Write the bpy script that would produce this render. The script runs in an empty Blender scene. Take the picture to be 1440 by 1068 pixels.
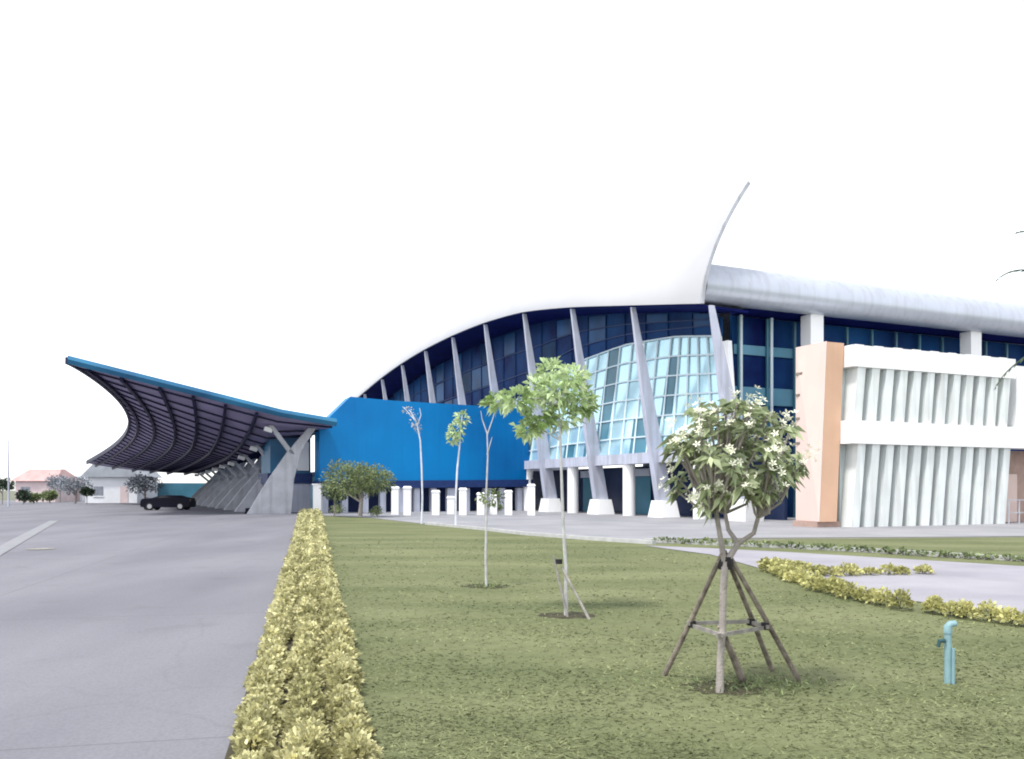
import bpy, math, random
import numpy as np
from mathutils import Vector
random.seed(7); RNG = np.random.default_rng(11)
sc = bpy.context.scene; COL = sc.collection
F, CX, HY, EYE = 1247.0, 720.0, 690.0, 1.6
V = Vector
def P(px, py, Y): return V(((px-CX)/F*Y, Y, EYE+(HY-py)/F*Y))      # a point of the photo at distance Y
def G(px, py, z=0.0):                                             # a point of the photo on the ground
    Y = (EYE-z)*F/(py-HY); return V(((px-CX)/F*Y, Y, z))
def interp(x, xs, ys): return float(np.interp(x, xs, ys))

# ------------------------------------------------------------------ materials
def mat(name, col, rough=.7, var=.12, scale=3., metal=0., spec=.3, bump=0., bscale=40., island=0., trans=0., col2=None, coat=0., streak=0.):
    m = bpy.data.materials.new(name); m.use_nodes = True
    nt = m.node_tree; N = nt.nodes; L = nt.links; N.clear()
    out = N.new('ShaderNodeOutputMaterial'); b = N.new('ShaderNodeBsdfPrincipled')
    b.inputs['Roughness'].default_value = rough; b.inputs['Metallic'].default_value = metal
    b.inputs['Specular IOR Level'].default_value = spec; b.inputs['Coat Weight'].default_value = coat
    tc = N.new('ShaderNodeTexCoord'); nz = N.new('ShaderNodeTexNoise')
    nz.inputs['Scale'].default_value = scale; nz.inputs['Detail'].default_value = 6
    L.new(tc.outputs['Object'], nz.inputs['Vector'])
    cr = N.new('ShaderNodeValToRGB')
    a = [max(0, c*(1-var)) for c in col]; z = [min(1, c*(1+var)) for c in (col2 or col)]
    cr.color_ramp.elements[0].color = (*a, 1); cr.color_ramp.elements[1].color = (*z, 1)
    cr.color_ramp.elements[0].position = .3; cr.color_ramp.elements[1].position = .7
    L.new(nz.outputs['Fac'], cr.inputs['Fac'])
    src = cr.outputs['Color']
    if streak:                                                    # rain streaks and dust of weathered walls
        mp = N.new('ShaderNodeMapping'); mp.inputs['Scale'].default_value = (2.2,2.2,.12); L.new(tc.outputs['Object'], mp.inputs['Vector'])
        n3 = N.new('ShaderNodeTexNoise'); n3.inputs['Scale'].default_value = 1.4; n3.inputs['Detail'].default_value = 8; L.new(mp.outputs[0], n3.inputs['Vector'])
        r3 = N.new('ShaderNodeValToRGB'); r3.color_ramp.elements[0].color = (1-streak*2,1-streak*2.1,1-streak*2.3,1); r3.color_ramp.elements[1].color = (1,1,1,1)
        r3.color_ramp.elements[0].position = .32; r3.color_ramp.elements[1].position = .55; L.new(n3.outputs['Fac'], r3.inputs['Fac'])
        m3 = N.new('ShaderNodeMix'); m3.data_type = 'RGBA'; m3.blend_type = 'MULTIPLY'; m3.inputs[0].default_value = 1
        L.new(src, m3.inputs[6]); L.new(r3.outputs['Color'], m3.inputs[7]); src = m3.outputs[2]
    if island:
        g = N.new('ShaderNodeNewGeometry'); mr = N.new('ShaderNodeMapRange')
        mr.inputs['To Min'].default_value = 1-island; mr.inputs['To Max'].default_value = 1+island
        L.new(g.outputs['Random Per Island'], mr.inputs['Value'])
        hs = N.new('ShaderNodeHueSaturation'); L.new(mr.outputs[0], hs.inputs['Value']); L.new(src, hs.inputs['Color']); src = hs.outputs['Color']
    L.new(src, b.inputs['Base Color'])
    if bump:
        n2 = N.new('ShaderNodeTexNoise'); n2.inputs['Scale'].default_value = bscale; n2.inputs['Detail'].default_value = 5
        L.new(tc.outputs['Object'], n2.inputs['Vector'])
        bp = N.new('ShaderNodeBump'); bp.inputs['Strength'].default_value = bump; bp.inputs['Distance'].default_value = .02
        L.new(n2.outputs['Fac'], bp.inputs['Height']); L.new(bp.outputs['Normal'], b.inputs['Normal'])
    if trans:
        t = N.new('ShaderNodeBsdfTranslucent'); L.new(src, t.inputs['Color'])
        mx = N.new('ShaderNodeMixShader'); mx.inputs[0].default_value = trans
        L.new(b.outputs[0], mx.inputs[1]); L.new(t.outputs[0], mx.inputs[2]); L.new(mx.outputs[0], out.inputs['Surface'])
    else: L.new(b.outputs[0], out.inputs['Surface'])
    return m
M = dict(
 white=mat('white_paint', (.80,.80,.80), .45, .04, .6),
 roof=mat('white_roof_sheet', (.40,.40,.415), .6, .03, .4),
 column=mat('pale_concrete_paint', (.44,.46,.55), .6, .08, 1.2, streak=0.1),
 grey=mat('grey_concrete', (.42,.43,.47), .75, .12, 1.5, streak=0.1, bump=.1),
 soffit=mat('navy_soffit', (.006,.010,.09), .7, .25, .7, spec=.04),
 clere=mat('navy_glass', (.002,.008,.09), .5, .3, .25, spec=.06, col2=(.008,.05,.15)),
 bar=mat('navy_bar', (.006,.03,.12), .5, .1), clerepane=mat('blue_pane', (.01,.07,.19), .35, .4, .4, spec=.12),
 cyan=mat('cyan_glass', (.50,.74,.81), .16, .08, .5, metal=.55, spec=.6),
 darkglass=mat('dark_glass', (.01,.02,.06), .25, .3, .4, spec=.3),
 tealglass=mat('teal_glass', (.05,.16,.22), .3, .3, .35, spec=.4),
 mull=mat('white_mullion', (.56,.66,.71), .5, .04),
 blue=mat('blue_cladding', (.0,.10,.33), .4, .16, .10, spec=.2, col2=(.0,.165,.42), streak=.03),
 bluejoint=mat('blue_joint', (.0,.10,.31), .5, .1),
 bluedark=mat('navy_trim', (.01,.03,.12), .5, .15),
 rim=mat('teal_fascia', (.010,.085,.20), .4, .2, .3, spec=.4, col2=(.025,.15,.27)),
 under=mat('canopy_lining', (.30,.27,.43), .55, .2, .5, spec=.25),
 rib=mat('dark_steel', (.008,.009,.045), .5, .2, 1., spec=.3),
 barrel=mat('pale_metal_eave', (.50,.53,.60), .35, .05, .5, streak=0.06, metal=.35),
 band=mat('teal_spandrel', (.10,.26,.36), .4, .15, .5),
 mint=mat('mint_panel', (.50,.565,.57), .5, .08, .8, streak=.08),
 fin=mat('mint_white_paint', (.70,.735,.73), .5, .07, .9, streak=0.1),
 orange=mat('salmon_render', (.60,.385,.265), .8, .08, .5, streak=.015, bump=.05),
 pink=mat('lit_salmon_and_door_pink', (.64,.50,.45), .8, .05, .5, streak=.015, bump=.05),  # paler copy of the salmon, light put into the colour; also a pink door
 brown=mat('brown_door', (.36,.25,.21), .7, .1),
 black=mat('black_paint', (.004,.004,.012), .5, .2, 2., spec=.12),
 tyre=mat('tyre_rubber', (.01,.01,.012), .8, .1), rimm=mat('wheel_metal', (.35,.35,.37), .35, .05, metal=.7),
 lamp=mat('headlight_glass', (.5,.5,.52), .15, .05, spec=.6),
 bark=mat('grey_bark', (.30,.27,.25), .85, .25, 9., bump=.5, bscale=60),
 palebark=mat('pale_bark', (.42,.42,.42), .8, .2, 9., bump=.3, bscale=60),
 whitebark=mat('white_bark', (.55,.57,.62), .8, .15, 4.),
 stake=mat('weathered_pole', (.14,.115,.095), .9, .3, 12., bump=.6, bscale=80, col2=(.25,.215,.18)),
 brace=mat('grey_lath', (.24,.225,.205), .9, .3, 12., bump=.4, bscale=80),
 tie=mat('dark_tie', (.02,.018,.02), .8, .2),
 frleaf=mat('frangipani_leaf', (.22,.275,.15), .45, .3, 4., island=.5, trans=.4, col2=(.39,.44,.26)),
 petal=mat('white_petal', (.82,.82,.66), .6, .04, 9., trans=.25),
 limeleaf=mat('lime_leaf', (.27,.42,.12), .5, .3, 3., island=.4, trans=.45, col2=(.55,.64,.40)),
 oliveleaf=mat('olive_leaf', (.11,.15,.07), .6, .35, 2., island=.45, trans=.25, col2=(.20,.24,.11)),
 darkleaf=mat('dark_leaf', (.05,.075,.05), .6, .35, 1., island=.45, trans=.15),
 greyleaf=mat('haze_paled_leaf', (.24,.26,.29), .7, .25, .6, island=.35, trans=.15),  # distance haze is put into this pale grey leaf colour
 hedge=mat('golden_leaf', (.37,.355,.15), .6, .25, 2.5, island=.5, trans=.3, col2=(.56,.53,.30)),
 hedge2=mat('golden_leaf_far', (.34,.34,.12), .6, .25, 1.2, island=.45, trans=.3, col2=(.50,.48,.22)),
 twig=mat('dark_twig', (.03,.026,.012), .9, .2),
 soil=mat('dark_soil', (.05,.045,.025), .95, .35, 6., bump=.5, bscale=30),
 palmleaf=mat('palm_leaf', (.06,.09,.05), .5, .3, 3., island=.35, trans=.15),
 pipe=mat('blue_pipe_plastic', (.20,.33,.36), .5, .12, 8., spec=.4),
 valve=mat('dark_valve', (.03,.08,.09), .5, .2),
 hwall=mat('house_wall_white', (.66,.67,.70), .8, .08, .6), hwall2=mat('house_wall_pink', (.55,.45,.45), .8, .1, .6),
 hroof=mat('haze_paled_red_roof', (.42,.28,.27), .8, .15, 1.), hroof2=mat('grey_roof', (.28,.30,.33), .7, .15, 1.),  # red roof paled in its colour to stand in for distance haze
 hwin=mat('house_window', (.22,.24,.28), .3, .2),  # far windows lightened to imitate haze
 silver=mat('silver_paint', (.5,.5,.53), .3, .05, metal=.4),
 line=mat('road_paint', (.21,.21,.225), .7, .12, 2.),
 stone=mat('kerb_stone', (.40,.40,.40), .85, .15, 2.5, bump=.2),
)
def ground_mat(name, c1, c2, s1, c3=None, s2=30., rough=.85, bump=.3, bscale=60., spec=.3, streak=None, joints=None, cracks=False):
    m = bpy.data.materials.new(name); m.use_nodes = True; nt = m.node_tree; N = nt.nodes; L = nt.links; N.clear()
    out = N.new('ShaderNodeOutputMaterial'); b = N.new('ShaderNodeBsdfPrincipled'); L.new(b.outputs[0], out.inputs['Surface'])
    b.inputs['Roughness'].default_value = rough; b.inputs['Specular IOR Level'].default_value = spec
    g = N.new('ShaderNodeNewGeometry')
    def noise(s, d=6, st=None):
        n = N.new('ShaderNodeTexNoise'); n.inputs['Scale'].default_value = s; n.inputs['Detail'].default_value = d
        if st:
            mp = N.new('ShaderNodeMapping'); mp.inputs['Scale'].default_value = st; mp.inputs['Rotation'].default_value = (0,0,.22)
            L.new(g.outputs['Position'], mp.inputs['Vector']); L.new(mp.outputs[0], n.inputs['Vector'])
        else: L.new(g.outputs['Position'], n.inputs['Vector'])
        return n
    def ramp(fac, a, z, p0=.35, p1=.65):
        r = N.new('ShaderNodeValToRGB'); e = r.color_ramp.elements
        e[0].color = (*a,1); e[1].color = (*z,1); e[0].position = p0; e[1].position = p1
        L.new(fac, r.inputs['Fac']); return r.outputs['Color']
    col = ramp(noise(s1, 6, streak).outputs['Fac'], c1, c2)
    if c3:
        fine = ramp(noise(s2, 4).outputs['Fac'], c3, (1,1,1), .3, .6)
        mx = N.new('ShaderNodeMix'); mx.data_type = 'RGBA'; mx.blend_type = 'MULTIPLY'; mx.inputs[0].default_value = 1
        L.new(col, mx.inputs[6]); L.new(fine, mx.inputs[7]); col = mx.outputs[2]
    if cracks:
        nd = noise(1.3, 4); mxv = N.new('ShaderNodeMix'); mxv.data_type = 'VECTOR'; mxv.inputs[0].default_value = .35
        L.new(g.outputs['Position'], mxv.inputs[4]); L.new(nd.outputs['Color'], mxv.inputs[5])
        vo = N.new('ShaderNodeTexVoronoi'); vo.feature = 'DISTANCE_TO_EDGE'; vo.inputs['Scale'].default_value = .33; L.new(mxv.outputs[1], vo.inputs['Vector'])
        for fac, lo, p0, p1 in ((vo.outputs['Distance'], .92, .0, .005), (noise(.9, 3).outputs['Fac'], .90, .30, .40)):
            c_ = ramp(fac, (lo,lo,lo), (1,1,1), p0, p1); mx = N.new('ShaderNodeMix'); mx.data_type = 'RGBA'; mx.blend_type = 'MULTIPLY'; mx.inputs[0].default_value = 1
            L.new(col, mx.inputs[6]); L.new(c_, mx.inputs[7]); col = mx.outputs[2]
    if joints:
        br = N.new('ShaderNodeTexBrick'); br.offset = 0
        for k, v in (('Scale',1.),('Mortar Size',.012),('Brick Width',joints[0]),('Row Height',joints[1])): br.inputs[k].default_value = v
        br.inputs['Color1'].default_value = (1,1,1,1); br.inputs['Color2'].default_value = (.93,.93,.94,1); br.inputs['Mortar'].default_value = (.72,.72,.72,1)
        mp = N.new('ShaderNodeMapping'); mp.inputs['Rotation'].default_value = (0,0,-.228)
        L.new(g.outputs['Position'], mp.inputs['Vector']); L.new(mp.outputs[0], br.inputs['Vector'])
        mx = N.new('ShaderNodeMix'); mx.data_type = 'RGBA'; mx.blend_type = 'MULTIPLY'; mx.inputs[0].default_value = 1
        L.new(col, mx.inputs[6]); L.new(br.outputs['Color'], mx.inputs[7]); col = mx.outputs[2]
    L.new(col, b.inputs['Base Color'])
    bp = N.new('ShaderNodeBump'); bp.inputs['Strength'].default_value = bump; bp.inputs['Distance'].default_value = .02
    L.new(noise(bscale, 5).outputs['Fac'], bp.inputs['Height']); L.new(bp.outputs['Normal'], b.inputs['Normal'])
    return m
M['lawn'] = ground_mat('lawn_ground', (.112,.130,.062), (.172,.184,.096), .5, (.82,.82,.77), 7., bump=.6, bscale=50., spec=.1, streak=(.5,1.2,1))
M['earth'] = ground_mat('dry_grass_ground', (.13,.14,.10), (.20,.20,.16), .12, (.8,.8,.75), 3., spec=.1)
M['road'] = ground_mat('road_concrete', (.140,.140,.160), (.190,.188,.210), .35, (.82,.82,.83), 45., rough=.75, bump=.12, bscale=120., spec=.35, streak=(1.2,.3,1), joints=(4.5,6.), cracks=True)
M['plaza'] = ground_mat('plaza_concrete', (.24,.24,.255), (.31,.305,.32), .3, (.85,.85,.85), 40., rough=.7, bump=.1, joints=(2.,2.))
M['path'] = ground_mat('path_concrete', (.25,.24,.27), (.33,.32,.35), .5, (.85,.85,.85), 50., rough=.7, bump=.1)
M['grass'] = mat('grass_blade', (.135,.16,.075), .6, .35, .7, island=.45, trans=.3, col2=(.205,.218,.112), spec=.1)

# ------------------------------------------------------------------ mesh helpers
class MB:
    def __init__(s): s.v = []; s.f = []
    def face(s, pts):
        n = len(s.v); s.v += [tuple(p) for p in pts]; s.f.append(tuple(range(n, n+len(pts)))); return s
    def hull(s, a, b):                                            # prism between two outlines of equal length
        n = len(s.v); k = len(a); s.v += [tuple(p) for p in a]+[tuple(p) for p in b]
        s.f += [tuple(range(n+k-1, n-1, -1)), tuple(range(n+k, n+2*k))]
        s.f += [(n+i, n+(i+1)%k, n+k+(i+1)%k, n+k+i) for i in range(k)]; return s
    def box(s, o, x, y, z):                                       # corner + three edge vectors
        o, x, y, z = V(o), V(x), V(y), V(z)
        return s.hull([o, o+x, o+x+y, o+y], [o+z, o+x+z, o+x+y+z, o+y+z])
    def abox(s, x0, y0, z0, x1, y1, z1): return s.box((x0,y0,z0), (x1-x0,0,0), (0,y1-y0,0), (0,0,z1-z0))
    def bar(s, a, b, w, h=None):
        a, b = V(a), V(b); d = (b-a).normalized(); h = h or w
        u = d.cross(V((0,0,1)));  u = u.normalized() if u.length > 1e-3 else V((1,0,0)); n = u.cross(d).normalized()
        q = lambda c: [c-u*w/2-n*h/2, c+u*w/2-n*h/2, c+u*w/2+n*h/2, c-u*w/2+n*h/2]
        return s.hull(q(a), q(b))
    def tube(s, pts, rs, k=8):
        pts = [V(p) for p in pts]; rings = []
        ref = V((.31,.93,.2))
        for i, p in enumerate(pts):
            d = (pts[min(i+1,len(pts)-1)]-pts[max(i-1,0)]).normalized()
            u = d.cross(ref); u = u.normalized() if u.length > 1e-3 else V((1,0,0)); w = d.cross(u).normalized()
            r = rs[i] if hasattr(rs,'__len__') else rs
            n = len(s.v); s.v += [tuple(p+(u*math.cos(2*math.pi*j/k)+w*math.sin(2*math.pi*j/k))*r) for j in range(k)]; rings.append(n)
        for a, b in zip(rings, rings[1:]):
            s.f += [(a+j, a+(j+1)%k, b+(j+1)%k, b+j) for j in range(k)]
        s.f += [tuple(rings[0]+j for j in reversed(range(k))), tuple(rings[-1]+j for j in range(k))]; return s
    def grid(s, rows):
        n = len(s.v); w = len(rows[0])
        for r in rows: s.v += [tuple(p) for p in r]
        for i in range(len(rows)-1):
            for j in range(w-1): s.f.append((n+i*w+j, n+i*w+j+1, n+(i+1)*w+j+1, n+(i+1)*w+j))
        return s
    def slab(s, rows, off):                                       # closed sheet: rows and the same rows moved by off(i,j)
        n = len(s.v); h = len(rows); w = len(rows[0])
        for r in rows: s.v += [tuple(p) for p in r]
        for i, r in enumerate(rows): s.v += [tuple(V(p)+V(off)) for p in r]
        m = h*w; ix = lambda i, j: n+i*w+j
        for i in range(h-1):
            for j in range(w-1):
                q = (ix(i,j), ix(i,j+1), ix(i+1,j+1), ix(i+1,j)); s.f += [q, tuple(k+m for k in reversed(q))]
        edge = [ix(0,j) for j in range(w)]+[ix(i,w-1) for i in range(1,h)]+[ix(h-1,j) for j in range(w-2,-1,-1)]+[ix(i,0) for i in range(h-2,0,-1)]
        for a, b in zip(edge, edge[1:]+edge[:1]): s.f.append((b, a, a+m, b+m))
        return s
    def build(s, name, m, parent=None, smooth=False):
        me = bpy.data.meshes.new(name); org = V((0,0,0))
        me.from_pydata(s.v, [], s.f)
        me.materials.append(m)
        import bmesh
        bm = bmesh.new(); bm.from_mesh(me); bmesh.ops.recalc_face_normals(bm, faces=bm.faces); bm.to_mesh(me); bm.free()
        if smooth:
            for p in me.polygons: p.use_smooth = True
            me.set_sharp_from_angle(angle=math.radians(40))
        return link(name, me, parent)
def link(name, me, parent=None):
    o = bpy.data.objects.new(name, me); COL.objects.link(o)
    if parent:
        o.parent = parent; bpy_w = parent_world(parent); o.matrix_parent_inverse = bpy_w.inverted()
    return o
def parent_world(p):
    mloc = p.matrix_basis.copy()
    return (parent_world(p.parent) @ p.matrix_parent_inverse @ mloc) if p.parent else mloc
def thing(name, label, cat, loc=(0,0,0), group=None):
    o = bpy.data.objects.new(name, None); COL.objects.link(o); o.location = loc; o.empty_display_size = .2
    return tag(o, label, cat, group)
def tag(o, label, cat, group=None, kind=None):
    o['label'] = label; o['category'] = cat
    if group: o['group'] = group
    if kind: o['kind'] = kind
    return o
def struct(o): o['kind'] = 'structure'; return o
def copy_tree(o, parent=None):
    c = o.copy(); COL.objects.link(c)
    if parent: c.parent = parent
    for ch in list(o.children): copy_tree(ch, c)
    return c
def leaves(name, p, d, ln, wd, m, parent=None, droop=.25):        # many pointed leaves, one mesh
    p = np.asarray(p, float); d = np.asarray(d, float); n = len(p)
    d /= np.linalg.norm(d, axis=1)[:,None]+1e-9
    r = RNG.normal(size=(n,3)); s = np.cross(d, r); s /= np.linalg.norm(s, axis=1)[:,None]+1e-9
    ln = np.broadcast_to(ln, (n,))[:,None]; wd = np.broadcast_to(wd, (n,))[:,None]
    mid = p+d*ln*.5; tip = p+d*ln; tip[:,2] -= (ln*droop)[:,0]
    vs = np.stack([p, mid+s*wd*.5, tip, mid-s*wd*.5], 1).reshape(-1,3)
    return quads(name, vs, m, parent)
def quads(name, vs, m, parent=None, k=4):
    n = len(vs)//k; me = bpy.data.meshes.new(name)
    me.vertices.add(n*k); me.vertices.foreach_set('co', np.ascontiguousarray(vs, np.float32).ravel())
    me.loops.add(n*k); me.loops.foreach_set('vertex_index', np.arange(n*k, dtype=np.int32))
    me.polygons.add(n); me.polygons.foreach_set('loop_start', np.arange(0, n*k, k, dtype=np.int32))
    me.update(calc_edges=True); me.validate(); me.materials.append(m)
    return link(name, me, parent)
def clumps(centres, radii, n_each, up=.4):
    ps, ds = [], []
    for c, r in zip(centres, radii):
        u = RNG.normal(size=(n_each,3)); u /= np.linalg.norm(u,axis=1)[:,None]
        q = np.array(c)+u*np.array(r)*(RNG.uniform(.35,1.,(n_each,1))**.6)
        dd = u+RNG.normal(size=u.shape)*.5; dd[:,2] += up; ps.append(q); ds.append(dd)
    return np.concatenate(ps), np.concatenate(ds)

# ------------------------------------------------------------------ camera, sky, sun
cam = bpy.data.objects.new('camera', bpy.data.cameras.new('camera')); COL.objects.link(cam); sc.camera = cam
cam.location = (0,0,EYE); cam.rotation_euler = (math.pi/2,0,0)
cam.data.sensor_width = 36; cam.data.lens = 36*F/1440; cam.data.shift_y = (HY-534)/1440; cam.data.clip_end = 6000; cam.data.clip_start = .05
w = bpy.data.worlds.new('World'); sc.world = w; w.use_nodes = True
nt = w.node_tree; bg = nt.nodes['Background']; sky = nt.nodes.new('ShaderNodeTexSky')
SUN_EL, SUN_AZ = math.radians(64), math.radians(222)              # azimuth from +Y towards +X
sky.sky_type = 'NISHITA'; sky.sun_disc = False; sky.sun_elevation = SUN_EL; sky.sun_rotation = SUN_AZ
sky.dust_density = 1.0; sky.air_density = 1.0
hs = nt.nodes.new('ShaderNodeHueSaturation'); hs.inputs['Saturation'].default_value = .22                       # thin overcast: paler than a clear sky
nt.links.new(sky.outputs[0], hs.inputs['Color']); nt.links.new(hs.outputs[0], bg.inputs['Color']); bg.inputs['Strength'].default_value = .15
sd = bpy.data.lights.new('sun', 'SUN'); sd.energy = 1.5; sd.angle = math.radians(8); sd.color = (1,.97,.92)
so = bpy.data.objects.new('sun', sd); COL.objects.link(so)
dirs = V((math.sin(SUN_AZ)*math.cos(SUN_EL), math.cos(SUN_AZ)*math.cos(SUN_EL), math.sin(SUN_EL)))
so.rotation_euler = dirs.to_track_quat('Z','Y').to_euler(); so.location = dirs*50
sc.view_settings.view_transform = 'Standard'; sc.view_settings.look = 'None'; sc.view_settings.exposure = 1.3; sc.view_settings.gamma = 1

# ------------------------------------------------------------------ ground
def sheet(name, pts, z, m): return struct(MB().face([(p[0],p[1],z) for p in pts]).build(name, m))
sheet('ground', [(-2500,-300),(2500,-300),(2500,4000),(-2500,4000)], 0, M['earth'])
hx = lambda y: -1.245-(y-5.28)*.2266                              # centre line of the golden hedge bed
lawn_far = [G(x,y) for x, y in ((455,726),(520,729),(600,738),(680,746),(740,753),(830,760),(920,766))]
sheet('lawn', [(hx(-3),-3)]+[(p.x,p.y) for p in lawn_far]+[(9,29),(24,31),(60,31),(60,-3)], .004, M['lawn'])
sheet('road', [(hx(-3)-.36,-3),(hx(60)-.5,60),(-16,75),(-42,140),(-150,140),(-150,-3)], .008, M['road'])
pz = [G(x,y) for x, y in ((440,724),(455,725.5),(520,728.5),(600,737.5),(680,745.5),(740,752),(830,758),(905,762))]
sheet('plaza', [(p.x,p.y) for p in pz]+[(6.5,29.5),(16,30.5),(24,32),(70,33),(70,150),(-42,150),(-16,75)], .012, M['plaza'])
pa = [G(x,y) for x, y in ((905,768),(1000,772),(1100,777),(1200,783),(1300,789),(1440,797.5),(1560,803))]+[V((20,19.5,0)),V((34,20,0))]
pb = [V((34,11.5,0)),V((20,11.2,0))]+[G(x,y) for x, y in ((1560,882),(1440,868),(1330,852),(1240,842),(1160,828),(1122,815),(1060,798),(1000,781),(940,773))]
sheet('path', [(p.x,p.y) for p in pa+pb], .016, M['path'])
a, b = G(-90,825,0), G(76,733,0); dv = (b-a).normalized(); sv = V((dv.y,-dv.x,0))*.22
sheet('road_line', [a-sv, a+sv, b+sv, b-sv], .020, M['line'])
c = G(57,773); sheet('manhole_cover', [(c.x+.36*math.cos(t), c.y+.36*math.sin(t)) for t in np.linspace(0,2*math.pi,20)[:-1]], .020, M['brace'])
bed = MB(); ys = np.linspace(-2,61,40); 
bed.face([(hx(y)-.46-(max(y-25,0)*.006), y, .024) for y in ys]+[(hx(y)+.40+(max(y-25,0)*.004), y, .024) for y in ys[::-1]]); struct(bed.build('hedge_soil_and_shade_gap', M['soil']))  # soil bed, widened on the road side to draw a dark shadow gap
k = MB()
for p, q in zip(lawn_far[2:], lawn_far[3:]): k.bar(p+V((0,0,.05)), q+V((0,0,.05)), .16, .13)
struct(k.build('lawn_kerb', M['stone']))
k = MB(); pk = [G(x,y) for x, y in ((905,762),(1000,767),(1100,771),(1200,776),(1300,782),(1440,790),(1560,795))]
for p, q in zip(pk, pk[1:]): k.bar(p+V((0,0,.05)), q+V((0,0,.05)), .16, .12)
struct(k.build('path_kerb', M['stone']))

def soil_patch(c, r, seed):
    q = np.random.default_rng(seed); t = np.linspace(0,2*math.pi,26)[:-1]; rr = r*(1+q.normal(size=25)*.13)
    sheet('bare_soil', [(c.x+rr[i]*math.cos(t[i])*1.2, c.y+rr[i]*math.sin(t[i])) for i in range(25)], .006, M['soil'])
for i, (px, py, r) in enumerate(((1020,968,.26),(796,866,.3),(684,825,.34))): soil_patch(G(px,py), r, 70+i)
struct(MB().face([(9.33+.75*math.cos(t), 14+.75*math.sin(t), .020) for t in np.linspace(0,2*math.pi,25)[:-1]]).build('palm_pit_soil', M['soil']))
# grass blades over the near lawn (one body of stuff)
def in_lawn(x, y):
    ok = (x > -1.245-(y-5.28)*.2266+.36) & (x < 14)
    path = (y > np.interp(x, [p.x for p in pb][::-1], [p.y for p in pb][::-1])-.15) & (x > 3.0) & (y < 40)
    return ok & ~path
n = 95000; yy = 3.6/(1-RNG.uniform(0,1-3.6/30,n)); xx = RNG.uniform(-.62,.62,n)*yy*1.05
keep = in_lawn(xx,yy) & (np.sin(xx*2.1+np.sin(yy*1.3)*2)+np.sin(yy*2.7+xx)*.8+RNG.normal(size=n)*1.3 > -1.2); xx, yy = xx[keep], yy[keep]; n = len(xx)
hgt = RNG.uniform(.006,.020,n)*(1+yy*.012); wid = RNG.uniform(.003,.006,n)*(1+yy*.22); th = RNG.uniform(0,2*math.pi,n)
lean = RNG.normal(size=(n,2))*.035
v0 = np.stack([xx-np.cos(th)*wid, yy-np.sin(th)*wid, np.full(n,.004)],1); v1 = np.stack([xx+np.cos(th)*wid, yy+np.sin(th)*wid, np.full(n,.004)],1)
v2 = np.stack([xx+lean[:,0], yy+lean[:,1], hgt],1)
tag(quads('grass', np.stack([v0,v1,v2],1).reshape(-1,3), M['grass'], k=3), 'short olive green grass of the lawn', 'grass', kind='stuff')

# ------------------------------------------------------------------ exhibition hall
O = V((12.1,46,0)); d = V((-.4157,.9095,0)); e = V((.9095,.4157,0)); Z = V((0,0,1)); BAY = 7.4
H = lambda a, t, z: O+d*a-e*t+Z*z                                  # along the facade, outwards, up
NS = [-.3,0,1,2,3,4,5,6,7,8,9,10.3]; ZS = [10.7,11.1,12.4,13.7,14.75,15.2,15.3,15.15,14.75,14.1,13.2,12.0]
zs_ = lambda a: interp(a/BAY, NS, ZS)
def zl(a): return (zs_(a-2.5)+2*zs_(a)+zs_(a+2.5))/4
gt = lambda a: interp(a/BAY, [0,.9,1.8,2.7,3.6,5,11], [10.2,10.8,11.2,10.9,9.4,8.8,8.0])
hall = thing('exhibition_hall', 'long glass hall under a white roof sweeping up to a pointed horn at its corner', 'hall', H(35,-15,0))
A0, A1 = .6, 77.
aa = [A0+(A1-A0)*(i/60)**1.25 for i in range(61)]
rows = []
for a in aa:
    q = max(0., 1-(a-A0)/7.5); dz = 2.35+4.3*q**2.1; T = 1.5+1.5*q**1.5
    rows.append([H(a, 2.4-T*v**1.65, zl(a)+dz*v) for v in np.linspace(0,1,15)])
shell = MB().slab(rows, e*.22).build('roof_shell', M['roof'], hall, True)
hb = MB()
for p_, q_ in zip(rows[0], rows[0][1:]): hb.bar(p_-d*.05+e*.1, q_-d*.05+e*.1, .07, .2)
hb.build('horn_edge', M['grey'], hall)
rf = [[H(a, t, zl(a)+1.6-.003*(t+12)**2) for t in np.linspace(.3,-32,12)] for a in np.linspace(9,A1,30)]
MB().slab(rf, -Z*.3).build('roof_deck', M['roof'], hall, True)
sf = [[H(a, t, zl(a)-.06-.1*(2.25-t)/4.5) for t in (2.25,0,-1.6)] for a in aa if a > 1.1]
MB().slab(sf, Z*.12).build('soffit', M['soffit'], hall, True)
EA = lambda v: 3.3-2.2*v                                            # the glass front ends on a slant
ag = [0]+[a-A0 for a in aa if 1.2 < a < 75]
GP0 = lambda a, v: H(a+EA(v)*max(0,1-a/8), -1+1.2*v, gt(a)+(3.7-gt(a))*v)
cl = [[H(a+EA(0)*max(0,1-a/8), -1.05, zl(a+2)-.2), H(a+EA(0)*max(0,1-a/8), -1.05, gt(a)+.05)] for a in ag]
cg = MB().slab(cl, e*.1).build('clerestory_glass', M['clere'], hall)
cb = MB()
for a in np.arange(3.5, 74, BAY/3): cb.bar(H(a,-1.0,zl(a)-.2), H(a,-1.0,gt(a)), .07, .07)
for dz_ in (.33,.66):
    for a in np.arange(3.5, 72, 2.4):
        f_ = lambda x: H(x,-1.0,(zl(x)-.2)*(1-dz_)+gt(x)*dz_); cb.bar(f_(a), f_(a+2.4), .07, .07)
cb.build('glazing_bars', M['bar'], cg)
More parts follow.
